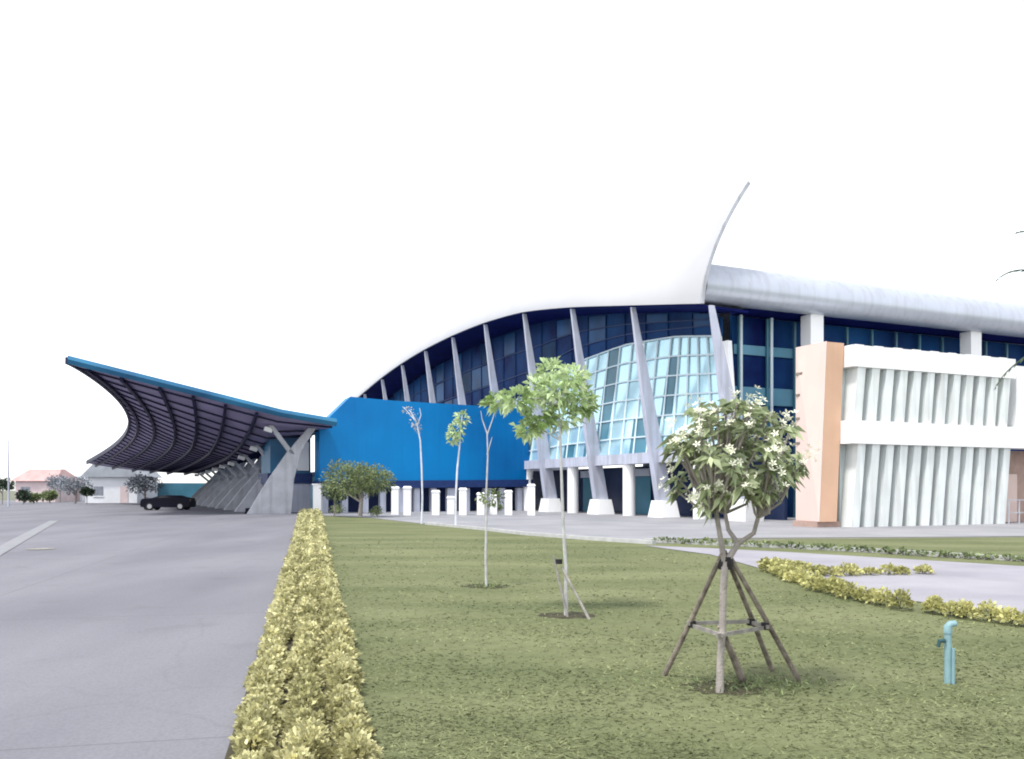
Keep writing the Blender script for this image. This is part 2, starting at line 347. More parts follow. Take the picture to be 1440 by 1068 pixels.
for k_ in range(26):
    a = 3.6+RNG.integers(0,27)*BAY/3; j_ = RNG.integers(0,3); w_ = BAY/3-.2
    f_ = lambda x, v: H(x,-1.02,(zl(x)-.2)*(1-v)+gt(x)*v)
    p = [f_(a,j_/3+.02), f_(a+w_,j_/3+.02), f_(a+w_,j_/3+.31), f_(a,j_/3+.31)]
    MB().hull(p, [x+e*.02 for x in p]).build('pale_pane', M['clerepane'], cg)
gl = [[GP0(a,v) for v in (0,.5,1)] for a in ag]
cw = MB().slab(gl, e*.08).build('curtain_wall', M['cyan'], hall)
mb = MB(); off = -e*.06
GP = lambda a, v: GP0(a,v)+off
for a in np.arange(0, 73, BAY/5): mb.bar(GP(a+.5,0) if a else GP(a,0), GP(a,1), .10, .09)
for v in np.linspace(0,1,7):
    for a in np.arange(0, 72, 1.85): mb.bar(GP(a,v), GP(a+1.85,v), .10, .09)
mb.build('mullions', M['mull'], cw)
for i0, i1, v0, v1 in ((5,6,.67,.83),(5,6,.84,.98),(6,7,.67,.98),(4,5,.17,.66),(9,10,.0,.83),(10,11,.84,.98),(12,13,.84,.98)):
    s_ = BAY/5; p = MB(); q = lambda a, v: GP(a,v)+e*.03
    p.hull([q(.6+i0*s_,v0), q(.6+i1*s_,v0), q(.6+i1*s_,v1), q(.6+i0*s_,v1)], [x+e*.05-off for x in (q(.6+i0*s_,v0), q(.6+i1*s_,v0), q(.6+i1*s_,v1), q(.6+i0*s_,v1))])
    p.build('dark_pane', M['tealglass'], cw)
MB().box(H(1,.55,3.25), d*75, e*.9, Z*.65).build('floor_beam', M['column'], hall)
MB().box(H(0,-2.6,.02), d*76, e*.2, Z*3.2).build('ground_floor_glass', M['darkglass'], hall)
MB().box(H(76,0,0), d*.4, e*32, Z*12).build('rear_wall', M['column'], hall)
for a in (12.6, 19.5):
    dr = MB().box(H(a,-2.55,.02), d*2.2, -e*.06, Z*2.5).build('door', M['tealglass'], hall)
    MB().box(H(a-.1,-2.45,2.55), d*2.4, -e*.12, Z*.5).build('door_sign', M['column'], dr)
for i in range(11):
    a = i*BAY; zt = zl(a)-.1; zb = .9 if i < 6 else .2; ws = .88 if i else .95
    lo = lambda t, w_, z: [H(a-w_*.27, t-w_*.5, z), H(a+w_*.27, t-w_*.5, z), H(a+w_*.27, t+w_*.5, z), H(a-w_*.27, t+w_*.5, z)]
    c = MB(); zz = [zb, zb+(zt-zb)*.45, zt]; tt = [0,.99,2.15]; wd = [ws*1.05, ws*.85, .28]
    for j in range(2): c.hull(lo(tt[j],wd[j],zz[j]), lo(tt[j+1],wd[j+1],zz[j+1]))
    c.build('leaning_column', M['column'], hall)
    if i < 6:
        pd = MB(); s0, s1 = (.72,.88) if i == 0 else (.78,.60)
        r = lambda h_, z: [H(a-h_, -h_*.8, z), H(a+h_, -h_*.8, z), H(a+h_, h_*.8, z), H(a-h_, h_*.8, z)]
        pd.hull(r(s0,.0), r(s1,1.0 if i else 1.15)); pd.build('column_pedestal', M['white'], hall)
    if i < 9:
        MB().tube([H(a+BAY*.5,.1,.0), H(a+BAY*.5,.1,3.25)], .40, 16).build('inner_column', M['white'], hall)
# white splayed end wall of the glass front
sw = MB(); e0 = [H(1.1,.45,.6), H(.05,.45,.6), H(2.35,-.7,9.8), H(3.2,-.7,9.8)]; sw.hull(e0, [x+e*.3 for x in e0]); sw.build('end_fin', M['white'], hall)

# ------------------------------------------------------------------ side wing with the rounded eave
W0 = O+d*2
W = lambda s, b, z: W0+e*s-d*b+Z*z                                 # along, towards the camera, up
wing = thing('side_wing', 'dark glazed wing under a rounded pale metal eave beside the glass hall', 'building', W(20,-10,0))
prof = [(-1.6,13.6),(-.3,13.8),(.2,13.68),(.6,13.4),(.85,13.05),(.98,12.65),(.96,12.25),(.8,11.9),(.5,11.68),(.1,11.62),(-.3,11.66),(-.8,11.8)]
r_ = [[W(s,b_,z) for b_, z in prof] for s in (-1.62,10,25,45)]
ev = MB().grid(r_); ev.f += [tuple(range(len(prof))), tuple(3*len(prof)+i for i in range(len(prof)))]
MB().box(W(2.5,-.2,11.68), e*42, d*2.1, Z*.1).build('eave_soffit', M['soffit'], wing)
ev.build('rounded_eave', M['barrel'], wing, True)
MB().box(W(2.35,-2.2,0), e*42, -d*.15, Z*11.6).build('window_wall', M['clere'], wing)
MB().box(W(3,-12,0), e*42, d*.3, Z*13.5).build('rear_wall', M['column'], wing)
MB().box(W(3,-12,13.5), e*42, -d*10.4, Z*.12).build('roof', M['barrel'], wing)
for z, h_ in ((6.55,1.0),(9.4,.55),(3.2,.45)): MB().box(W(2.4,-2.0,z), e*42, -d*.1, Z*h_).build('spandrel_band', M['band'] if z > 4 else M['column'], wing)
m_ = MB()
for s in np.arange(2.6, 44, 2.05): m_.box(W(s,-1.88,.0), e*.14, -d*.12, Z*11.55)
m_.build('mullions', M['tealglass'], wing)
for s in (2.1, 4.3): MB().box(W(s+.55,-1.75,3.4), e*.16, -d*.1, Z*8.2).build('window_post', M['mull'], wing)
for s in (6.2, 19.3, 32.4): MB().box(W(s,-.7,0), e*.95, -d*.8, Z*11.62).build('column', M['white'], wing)
MB().box(W(16.3,-1.7,8.9), e*.75, -d*.3, Z*1.5).build('duct_box', M['band'], wing)
MB().box(W(2.2,-1.6,0), e*3.0, -d*.1, Z*1.25).build('low_panel', M['tealglass'], wing)
MB().box(W(4.75,-1.4,0), e*.35, -d*.1, Z*1.15).build('panel_post', M['column'], wing)

# ------------------------------------------------------------------ louvred block
blk = thing('louvred_block', 'two storey white block with slanted mint louvres and a salmon end pier', 'building', W(4,6,0))
B = 10.2; S0, S1 = -.95, 9.35
MB().box(W(S0+.02,B-.75,0), e*(S1-S0-.04), d*1.5, Z*7.55).build('core_wall', M['mint'], blk)
MB().box(W(3.4,B-2.25,0), e*(S1-3.5), d*5, Z*7.5).build('rear_block', M['white'], blk)
par = MB().box(W(S0,B+.02,6.95), e*(S1-S0+.1), d*.78, Z*.93); par.build('parapet', M['white'], blk)
for s in np.arange(S0+.3, S1, 1.15): MB().box(W(s,B-.12,7.885), e*.5, d*.25, Z*.05).build('parapet_cap', M['white'], blk)
MB().box(W(S0-.22,B+.12,3.62), e*(S1-S0+5.2), d*.85, Z*1.0).build('storey_band', M['white'], blk)
nF = 12; st = (S1-S0-.15)/nF
for (z0, z1) in ((4.62,6.95),(.0,3.62)):
    for i in range(nF):
        s = S0+.38+i*st; k = .26*(z1-z0)/2.5; f = MB()
        a_ = [W(s-k,B-.05,z0), W(s-k+.45,B-.05,z0), W(s-k+.16,B-.74,z0), W(s-k+.02,B-.74,z0)]
        b_ = [W(s,B-.05,z1), W(s+.45,B-.05,z1), W(s+.16,B-.74,z1), W(s+.02,B-.74,z1)]
        f.hull(a_, b_); f.build('louvre_fin', M['fin'], blk)
# end pier: return wall coloured paler for the light on it, salmon front, the front edge leaning
pr = lambda z, k: [W(-1.95-k,9.75,z), W(-.98-k,9.75,z), W(-.98-k,7.9,z), W(-1.95-.0,7.9,z)]
pier = MB().hull(pr(0.25,.42), pr(8.0,0)).build('end_pier', M['orange'], blk)
q = lambda z, k: [W(-1.98-k,9.76,z), W(-1.98,7.88,z), W(-1.955,7.88,z), W(-1.955-k,9.76,z)]
MB().hull(q(.26,.42), q(8.02,.003)).build('lit_return_face', M['pink'], pier)
for z in (2.5,3.65,4.75,5.8,6.75): MB().box(W(-2.06,7.95,z), e*.05, -d*.42, Z*.11).build('groove', M['stake'], pier)
MB().box(W(-2.35,9.6,0), e*1.3, d*1.5, Z*.25).build('pier_plinth', M['brown'], blk)
MB().box(W(S1+.5,B-1.6,0), e*4, d*4, Z*3.6).build('porch_wall', M['brown'], blk)
MB().box(W(S1+.45,B-.2,4.62), e*4.2, d*5, Z*3.0).build('upper_bay', M['white'], blk)
MB().box(W(S1+.12,B-.9,4.64), e*.3, d*5, Z*2.7).build('dark_reveal', M['hwin'], blk)
MB().box(W(S1+1.3,B-1.55,.02), e*1.0, -d*.06, Z*2.4).build('door', M['pink'], blk)
rail = thing('railing', 'thin grey metal railing in front of the brown porch wall', 'railing', W(S1,B+.3,0))
rr = MB()
for z in (.55,1.15): rr.bar(W(S1-.9,B+.4,z), W(S1+3.4,B+.4,z), .05)
rr.build('rail', M['grey'], rail)
for s in np.arange(S1-.9, S1+3.5, .72): MB().bar(W(s,B+.4,0), W(s,B+.4,1.15), .05).build('post', M['grey'], rail)

# ------------------------------------------------------------------ blue clad annex on posts
BR = H(25.6,0,0)
Q = lambda s, b, z: BR-e*s-d*b+Z*z
ann = thing('blue_screen', 'large bright blue clad wall raised on white posts in front of the hall', 'screen wall', Q(8,0,0))
out_ = [(0,2.4),(16.5,2.2),(16.5,6.1),(14.3,8.3),(11,8.15),(5,8.05),(.4,7.95)]
MB().hull([Q(s,0,z) for s,z in out_], [Q(s,-1.6,z) for s,z in out_]).build('cladding', M['blue'], ann)
MB().hull([Q(-.15,.08,1.9),Q(16.6,.08,1.7),Q(16.6,.08,2.25),Q(-.15,.08,2.45)], [Q(-.15,-1.7,1.9),Q(16.6,-1.7,1.7),Q(16.6,-1.7,2.25),Q(-.15,-1.7,2.45)]).build('bottom_trim', M['bluedark'], ann)
MB().box(Q(16.2,-2.4,0), e*16, d*.2, Z*2.6).build('rear_wall', M['bluedark'], ann)
for s in (.8,2.3,3.6,5.4,6.6,7.9,9.2,10.4,11.8,13.1,14.6,16.2):
    MB().box(Q(s+.25,-.15,0), e*(.42 if int(s*10)%3 else .6), d*.5, Z*1.78).build('post', M['column'], ann)
# teal glazed lobby behind the blue wall's left end
lob = thing('glazed_lobby', 'small teal glazed lobby with a pale window behind the nearest canopy column', 'lobby', Q(18.6,-3,0))
MB().box(Q(19.4,-3,0), e*2.9, d*4, Z*2.1).build('base_wall', M['column'], lob)
MB().box(Q(19.6,-2.9,2.1), e*3.2, d*4.2, Z*.75).build('dark_band', M['bluedark'], lob)
MB().box(Q(19.4,-3,2.85), e*2.9, d*4, Z*2.6).build('glass_storey', M['rim'], lob)
MB().box(Q(17.5,-2.93,3.05), e*.85, -d*.06, Z*2.1).build('window', M['white'], lob)
for px, y0, zt in ((556,722,1.75),(573,714,1.75),(651,722,1.65),(676,717,1.35),(715,720,1.5),(747,722.5,1.9),(613,719,1.5),(634,708,1.1),(694,724,1.2)):
    Yd = 58+RNG.uniform(-1.2,1.2); g0 = P(px, 700, Yd); x, y = g0.x, g0.y
    p = thing('white_bollard', '', 'bollard', (x,y,0), 'white bollards below the blue wall')
    MB().abox(x-.24,y-.24,0,x+.24,y+.24,zt).build('shaft', M['white'], p)
    MB().hull([V((x-.29,y-.29,zt)),V((x+.29,y-.29,zt)),V((x+.29,y+.29,zt)),V((x-.29,y+.29,zt))], [V((x-.2,y-.2,zt+.12)),V((x+.2,y-.2,zt+.12)),V((x+.2,y+.2,zt+.12)),V((x-.2,y+.2,zt+.12))]).build('cap', M['white'], p)
boll = sorted([o for o in COL.objects if o.name.startswith('white_bollard')], key=lambda o: o.location.x)
words_ = ['first','second','third','fourth','fifth','sixth','seventh','eighth','last']
for o, w_ in zip(boll, words_): o['label'] = f'white square bollard with a cap under the blue wall, {w_} counting from the round tree'
gp = G(447,722.5); gate = thing('gate_post', 'tall white post at the far end of the golden hedge', 'post', gp)
MB().abox(gp.x-.28,gp.y-.28,0,gp.x+.28,gp.y+.28,1.95).build('shaft', M['white'], gate)
MB().abox(gp.x-.34,gp.y-.34,1.95,gp.x+.34,gp.y+.34,2.07).build('cap', M['white'], gate)

# ------------------------------------------------------------------ entrance canopy
NR = V((-11.9,60,0)); WID = 16.25; LEN = 60.
can = thing('entrance_canopy', 'huge upswept dark canopy with a teal edge on Y columns over the road', 'canopy', NR-e*4+d*25)
umin = lambda s: 4.0*math.sin(math.pi*min(1,s/LEN)**.85)**1.0
zL = lambda s: interp(s,[0,30,60],[9.3,7.1,4.9]); zV = lambda s: interp(s,[0,4,10,20,40,60],[6.55,5.6,4.8,4.25,3.95,3.75]); zR = lambda s: interp(s,[0,8,30,60],[6.05,5.7,5.0,4.4])
def cz(u, s):
    v = 12.6; u0 = umin(s)
    if u <= v:
        q = (u-u0)/(v-u0); sag = interp(s,[0,6,20,60],[0,.25,.9,.6])
        return zL(s)*(1-q)+zV(s)*q-sag*4*q*(1-q)*(1-q*.3)*.6
    return zV(s)+(zR(s)-zV(s))*(u-v)/(WID-v)
Cn = lambda u, s, dz=0: NR-e*(WID-u)+d*s+Z*(cz(u,s)+dz)
ss = [LEN*(i/40)**1.3 for i in range(41)]
def us(s):
    u0 = umin(s); return [u0+(12.6-u0)*j/18 for j in range(19)]+[12.6+(WID-12.6)*j/5 for j in range(1,6)]
rows = [[Cn(u,s) for u in us(s)] for s in ss]
MB().slab(rows, Z*.16).build('lining', M['under'], can, True)
MB().slab([[p+Z*.17 for p in r] for r in rows], Z*.2).build('roof_sheet', M['rim'], can, True)
rm = MB(); edge = [Cn(u,0,.1) for u in us(0)]
r_ = [[p-d*.12-Z*.2, p-d*.28+Z*.05, p-d*.12+Z*.30, p+d*.1+Z*.32, p+d*.1-Z*.2] for p in edge]
for a_, b_ in zip(r_, r_[1:]): rm.hull(a_, b_)
rm.build('front_fascia', M['rim'], can)
lm = MB(); le = [Cn(umin(s),s,.1) for s in ss]
for a_, b_ in zip(le, le[1:]): lm.bar(a_-e*.05, b_-e*.05, .2, .42)
lm.build('side_fascia', M['rib'], can)
for fr in (.07,.22,.40,.56,.72,.88):
    b_ = MB(); pts = [Cn(umin(s)+(12.6-umin(s))*fr, s, -.14) for s in ss[1:]]
    for p, q in zip(pts, pts[1:]): b_.bar(p, q, .18, .26)
    b_.build('main_beam', M['rib'], can)
for s in np.arange(1.2, 58, 2.2):
    b_ = MB(); pts = [Cn(u,s,-.06) for u in us(s)]
    for p, q in zip(pts, pts[1:]): b_.bar(p, q, .10, .12)
    b_.build('purlin', M['rib'], can)
bl = None
for i in range(9):
    s = 2.4+i*6.6; zv = zV(s)
    K = lambda u, z, w_: [NR-e*(WID-u+w_)+d*(s-.22)+Z*z, NR-e*(WID-u-w_)+d*(s-.22)+Z*z, NR-e*(WID-u-w_)+d*(s+.22)+Z*z, NR-e*(WID-u+w_)+d*(s+.22)+Z*z]
    c = MB(); zj = zv*.72
    c.hull(K(12.2,0,1.45), K(13.0,zj*.55,.85)); c.hull(K(13.0,zj*.55,.85), K(13.9,zj,.42))
    c.hull(K(13.9,zj,.42), K(15.1,cz(15.1,s)-.02,.26))
    col = c.build('y_column', M['grey'], can)
    MB().hull(K(13.75,zj-.2,.16), K(12.3,cz(12.3,s)-.02,.16)).build('branch', M['grey'], col)
    MB().bar(NR-e*(WID-11.9)+d*s+Z*(cz(11.9,s)-.35), NR-e*(WID-12.4)+d*s+Z*(cz(12.4,s)-.35), .4, .3).build('sky_gap_block', M['white'], col)  # white block added to imitate bright sky gaps at the column heads
# low glazed pavilion seen between the canopy columns
K2 = lambda s, u, z: NR-e*(WID-u)+d*s+Z*z
pav = thing('glazed_pavilion', 'low teal glazed pavilion behind the row of canopy columns', 'pavilion', K2(40,22,0))
MB().box(K2(12,19,0), d*58, e*6, Z*2.9).build('glass_wall', M['tealglass'], pav)
MB().box(K2(11.6,18.6,2.92), d*59, e*7, Z*.3).build('roof', M['rib'], pav)
for s in np.arange(12,70,3.2): MB().box(K2(s,18.8,0), d*.25, e*.18, Z*2.9).build('post', M['column'], pav)
MB().box(K2(69,2,0), d*.6, e*16, Z*2.6).build('end_glass', M['tealglass'], pav)

# ------------------------------------------------------------------ car, block
def car(name, label, loc, ang, body, L_=3.9, H_=1.45):
    r = thing(name, label, 'car', loc); r.rotation_euler.z = ang
    w_ = .84; pr = [(-L_/2,.35),(-L_/2,.75),(-L_/2+.15,.92),(-L_*.27,.98),(-L_*.16,H_-.1),(-L_*.05,H_),(L_*.22,H_-.02),(L_*.36,H_-.2),(L_*.47,.95),(L_/2,.8),(L_/2,.35),(L_/2-.1,.24),(-L_/2+.1,.24)]
    loc = V(loc); R = lambda x, y, z: loc+V((x*math.cos(ang)-y*math.sin(ang), x*math.sin(ang)+y*math.cos(ang), z))
    tp = lambda z: w_-(.14 if z > 1.1 else 0)
    MB().hull([R(x,-tp(z),z) for x,z in pr], [R(x,tp(z),z) for x,z in pr]).build('body', body, r)
    for sg in (-1,1):
        y0, y1 = sg*(w_+.012), sg*(w_-.135)
        MB().face([R(-L_*.24,y0,.99),R(L_*.40,y0,.99),R(L_*.33,y1,H_-.16),R(-L_*.14,y1,H_-.14)]).build('side_window', M['darkglass'], r)
        for xx_ in (-L_*.31, L_*.31):
            wl = MB().tube([R(xx_,sg*.66,.31),R(xx_,sg*.86,.31)], .31, 16).build('wheel', M['tyre'], r)
            MB().tube([R(xx_,sg*.84,.31),R(xx_,sg*.875,.31)], .19, 12).build('rim', M['rimm'], wl)
        p0 = R(-L_/2-.01,sg*.6,.72); MB().tube([p0, R(-L_/2+.1,sg*.6,.72)], .1, 10).build('headlight', M['lamp'], r)
        p0 = R(L_/2+.01,sg*.62,.78); MB().tube([p0, R(L_/2-.1,sg*.62,.78)], .09, 10).build('tail_light', M['brown'], r)
    MB().face([R(-L_*.262,-.62,1.0),R(-L_*.262,.62,1.0),R(-L_*.172,.58,H_-.13),R(-L_*.172,-.58,H_-.13)]).build('windscreen', M['darkglass'], r)
    return r
p = P(237,700,72); car('parked_car', 'black car parked under the dark canopy', (p.x,p.y,.012), .03, M['black'], 3.9, 1.2)
p = P(207,700,71.6); 
mk = thing('motor_scooter', 'small black scooter parked at the nose of the black car', 'scooter', (p.x,p.y+.9,.012))
x, y = p.x, p.y+.9
for xx_ in (-.42,.42): MB().tube([(x+xx_,y-.05,.24),(x+xx_,y+.05,.24)], .24, 14).build('wheel', M['tyre'], mk)
MB().hull([V((x-.5,y-.12,.3)),V((x+.1,y-.12,.25)),V((x+.55,y-.12,.5)),V((x+.5,y-.12,.72)),V((x-.05,y-.12,.62)),V((x-.42,y-.12,.8))], [V((x-.5,y+.12,.3)),V((x+.1,y+.12,.25)),V((x+.55,y+.12,.5)),V((x+.5,y+.12,.72)),V((x-.05,y+.12,.62)),V((x-.42,y+.12,.8))]).build('body', M['black'], mk)
MB().bar((x-.42,y-.3,1.0),(x-.42,y+.3,1.0),.05).build('handlebar', M['black'], mk)
p = P(358,700,60.5); bk = thing('barrier_block', 'low black block on the road at the foot of the nearest canopy column', 'block', (p.x,p.y,.012))
MB().hull([V((p.x-.62,p.y-.2,.012)),V((p.x+.62,p.y-.2,.012)),V((p.x+.62,p.y+.2,.012)),V((p.x-.62,p.y+.2,.012))],[V((p.x-.58,p.y-.12,.4)),V((p.x+.58,p.y-.12,.4)),V((p.x+.58,p.y+.12,.4)),V((p.x-.58,p.y+.12,.4))]).build('block', M['black'], bk)
MB().abox(p.x+.2,p.y-.215,.15,p.x+.35,p.y-.19,.3).build('reflector', M['lamp'], bk)

# ------------------------------------------------------------------ far houses, trees, lamp on the left
def house(label, px0, px1, Yd, zw, zr, wall, roof, gable=False):
    x0, x1 = P(px0,690,Yd).x, P(px1,690,Yd).x; dp = 7.
    r = thing('house', label, 'house', ((x0+x1)/2,Yd+dp/2,0))
    wl = MB().abox(x0+.5,Yd+.5,0,x1-.5,Yd+dp,zw).build('wall', wall, r)
    if gable:
        xm = (x0+x1)/2; f = lambda y: [V((x0,y,zw)),V((x1,y,zw)),V((xm+(x1-x0)*.22,y,zr)),V((xm-(x1-x0)*.22,y,zr))]
    else:
        f = None
    rb = MB()
    if f: rb.hull(f(Yd), f(Yd+dp+.5))
    else:
        rb.hull([V((x0,Yd,zw)),V((x1,Yd,zw)),V((x1,Yd+dp+.5,zw)),V((x0,Yd+dp+.5,zw))], [V((x0+1,Yd+3.2,zr)),V((x1-1,Yd+3.2,zr)),V((x1-1,Yd+4.2,zr)),V((x0+1,Yd+4.2,zr))])
    rb.build('roof', roof, r)
    n_ = max(2,int((x1-x0)/2.6))
    for i in range(n_):
        xc = x0+.5+(x1-x0-1)*(i+.5)/n_
        if i == n_//2: MB().abox(xc-.5,Yd+.44,0,xc+.5,Yd+.53,2.1).build('door', M['hwall2'], r)
        else:
            wn = MB().abox(xc-.6,Yd+.45,.9,xc+.6,Yd+.53,2.1).build('window', M['hwin'], r)
            MB().abox(xc-.68,Yd+.4,.8,xc+.68,Yd+.53,.9).build('sill', M['white'], wn)
    return r
house('pinkish house with a haze-paled red roof beside the lamp post', 14, 80, 122, 2.9, 4.6, M['hwall2'], M['hroof'])
house('white gabled house with a grey roof next to the canopy', 112, 196, 112, 3.3, 5.4, M['hwall'], M['hroof2'], True)
house('low pale house between haze-paled trees left of the gabled house', 76, 118, 128, 2.7, 3.7, M['hwall'], M['hroof2'])
def bush_tree(name, label, c, R, hh, n, leaf, ls, trunk=True, group=None, seed=0, clump=.45):
    rs = np.random.default_rng(seed); c = V(c); r = thing(name, label, 'tree' if trunk else 'shrub', c, group)
    k = 14; u = rs.normal(size=(k,3)); u /= np.linalg.norm(u,axis=1)[:,None]; u[:,2] = np.abs(u[:,2])*.9-.25
    cs = np.array(c)+np.array([0,0,hh])+u*np.array([R,R,R*.62])*rs.uniform(.45,.85,(k,1))
    pp, dd = clumps(cs, [R*clump*rs.uniform(.7,1.2) for _ in range(k)], n//k)
    pp[:,2] = np.maximum(pp[:,2], .05)
    leaves('crown', pp, dd, RNG.uniform(.7,1.3,len(pp))*ls, RNG.uniform(.4,.6,len(pp))*ls, leaf, r)
    t = MB()
    t.tube([c, c+V((.05*R,0,hh*.5)), c+V((0,0,hh))], [R*.07,R*.055,R*.04], 7)
    for i in range(5): t.tube([c+Z*hh*(.45+.08*i), V(cs[i])], [R*.04,R*.012], 5)
    t.build('trunk', M['bark'], r)
    return r
far = [(3,100,1.0,2.2,'darkleaf','dark bushy tree at the left edge of the photo'),(33,104,.9,.9,'darkleaf','low dark bush in front of the pinkish house, nearest the lamp post'),(48,108,.7,.75,'oliveleaf','small low bush before the middle of the pinkish house'),
 (70,112,1.0,.9,'oliveleaf','low olive bush before the right end of the pinkish house'),(84,118,1.7,2.6,'greyleaf','grey tree paled for haze just right of the pinkish house'),(106,108,1.9,2.2,'greyleaf','broad tree paled for haze just left of the gabled house'),
 (122,101,.7,1.4,'darkleaf','slim dark tree against the left end of the gabled house'),(203,104,2.0,2.2,'greyleaf','rounded tree paled for haze between the gabled house and the canopy'),(188,118,1.8,2.5,'oliveleaf','olive tree behind the right end of the gabled house')]
for i, (px, Yd, R, hh, lf, lb) in enumerate(far):
    p = P(px,690,Yd); bush_tree('distant_tree', lb, (p.x,p.y,0), R, hh, 900, M[lf], .32, True, 'distant trees at the left', i+3)
p = P(12,690,88); lp = thing('street_lamp', 'thin pale street lamp at the far left by the pinkish house', 'street lamp', (p.x,p.y,0))
MB().tube([p*1-Z*p.z, V((p.x,p.y,6.6))], [.09,.05], 10).build('pole', M['column'], lp)
MB().tube([V((p.x,p.y,6.55)),V((p.x-.5,p.y,6.9)),V((p.x-1.1,p.y,6.95))], .04, 8).build('arm', M['column'], lp)
MB().hull([V((p.x-1.6,p.y-.12,6.9)),V((p.x-1.0,p.y-.12,6.9)),V((p.x-1.0,p.y+.12,6.9)),V((p.x-1.6,p.y+.12,6.9))],[V((p.x-1.5,p.y-.08,7.02)),V((p.x-1.05,p.y-.08,7.02)),V((p.x-1.05,p.y+.08,7.02)),V((p.x-1.5,p.y+.08,7.02))]).build('lamp_head', M['column'], lp)

# ------------------------------------------------------------------ golden hedge rows
def hedge(name, label, path, h, r, soil=None, near=1800, leafm=None, group=None, seed=1):
    rs = np.random.default_rng(seed); root = thing(name, label, 'hedge', (path[0][0],path[0][1],.024), group)
    ps, ds, ls = [], [], []; stems = MB()
    for (x0,y0),(x1,y1) in zip(path, path[1:]):
        L_ = math.hypot(x1-x0,y1-y0); ym = max(4,(y0+y1)/2); sz = .024*(1+max(0,ym-6)*.09); n = int(L_*near/(1+max(0,ym-6)*.085)**1.65)
        nc = max(1,int(L_/.26))
        for i in range(nc):
            t = (i+rs.uniform(.2,.8))/nc; cx, cy = x0+(x1-x0)*t+rs.normal()*.022, y0+(y1-y0)*t
            hh = h*rs.uniform(.55,1.3); rr_ = r*rs.uniform(.7,1.3); m_ = max(8,n//nc)
            u = rs.normal(size=(m_,3)); u /= np.linalg.norm(u,axis=1)[:,None]; u[:,2] = np.abs(u[:,2])
            q = np.stack([cx+u[:,0]*rr_*rs.uniform(.5,1.,m_), cy+u[:,1]*.2*rs.uniform(.5,1.,m_), .05+u[:,2]*hh*rs.uniform(.55,1.,m_)],1)
            dd = u+rs.normal(size=u.shape)*.55; dd[:,2] += .35; ps.append(q); ds.append(dd); ls.append(rs.uniform(.5,1.55,m_)*sz)
            if ym < 25:
                for _ in range(4): stems.bar((cx+rs.normal()*.02,cy+rs.normal()*.03,.02),(cx+rs.normal()*.06,cy+rs.normal()*.07,hh*.8),.008)
    ps, ds, ls = np.concatenate(ps), np.concatenate(ds), np.concatenate(ls)
    leaves('foliage', ps, ds, ls*1.5, ls*.85, leafm or M['hedge'], root, .15)
    if stems.v: stems.build('stems', M['twig'], root)['kind'] = 'stuff'
    return root
ysr = [2.5,4,5,6,7,8,9.5,11,13,15.5,18.5,22,26,31,37,44,52,60]
for off_, h, lab, sd_ in ((-.31,.17,'golden hedge row running along the edge of the grey road',1),(0.0,.185,'golden hedge row in the middle of the three beside the road',2),(.31,.175,'golden hedge row bordering the green lawn',3)):
    hedge('hedge_row', lab, [(hx(y)+off_*(1+max(0,y-25)*.012), y) for y in ysr], h, .125, near=2700, group='golden hedge rows beside the road', seed=sd_)
pt = [G(x,y) for x, y in ((1500,892),(1440,882),(1380,874),(1330,866),(1280,860),(1235,852),(1190,842),(1150,832),(1122,820),(1100,812),(1075,803))]
hedge('curved_hedge', 'golden hedge curving along the lawn side of the pale path', [(p.x,p.y) for p in pt], .18, .12, near=2100, leafm=M['hedge2'], seed=5)
pt = [G(x,y) for x, y in ((1308,808),(1260,809),(1210,810),(1160,812),(1135,806),(1100,800),(1065,796))]
hedge('finger_hedge', 'short golden hedge spur reaching into the pale path', [(p.x,p.y) for p in pt], .12, .16, near=1700, leafm=M['hedge2'], seed=6)
pt = [G(x,y) for x, y in ((925,764),(1000,768),(1100,772),(1200,777),(1300,784),(1440,792),(1520,796))]
hedge('low_hedge', 'low dark green hedge between the pale path and the louvred block', [(p.x,p.y+.3) for p in pt], .09, .12, near=600, leafm=M['oliveleaf'], seed=8)

# ------------------------------------------------------------------ staked frangipani
def pt_at(px, py, Y): return P(px, py, Y)
T0 = G(1012,975); TY = T0.y
fr = thing('frangipani_tree', 'young frangipani with white flowers tied to wooden stakes on the lawn', 'tree', T0)
tr = MB(); q = lambda px, py, dy=0: P(px, py, TY+dy)
tr.tube([T0-Z*.02, q(1013,930), q(1016,880), q(1017,830), q(1020,790)], [.033,.029,.028,.028,.031], 10)
A_ = q(1006,715,-.05); Bm = q(1038,765,.03); B1 = q(1020,722,.12); B2 = q(1066,728,-.06); A0_ = q(1014,762,.0)
tr.tube([q(1019,795), A0_, A_], [.026,.021,.018], 8); tr.tube([q(1020,792), Bm], [.028,.022], 8); tr.tube([Bm, q(1024,745,.07), B1], [.02,.017,.015], 8); tr.tube([Bm, q(1060,750,-.02), B2], [.021,.018,.016], 8)
rs = np.random.default_rng(21); tips = []; roots = [A_, B1, B2]
cen = q(1030,640); RX, RZ = .55, .45
while len(tips) < 84:
    u = rs.uniform(-1,1,3)
    if np.linalg.norm(u) > 1 or np.linalg.norm(u) < .25: continue
    p = cen+V((u[0]*RX, u[1]*.48, u[2]*RZ))
    if u[2] < -.45 and abs(u[0]+.1) > .62: continue
    if min([(p-t).length for t in tips] or [9]) < .09: continue
    tips.append(p)
tips += [q(1112,602,.0), q(950,690,.05), q(985,705,-.1), q(1105,650,.1), q(945,615,0), q(1085,580,.1)]
lp_, ld_, ll_ = [], [], []; fp = MB()
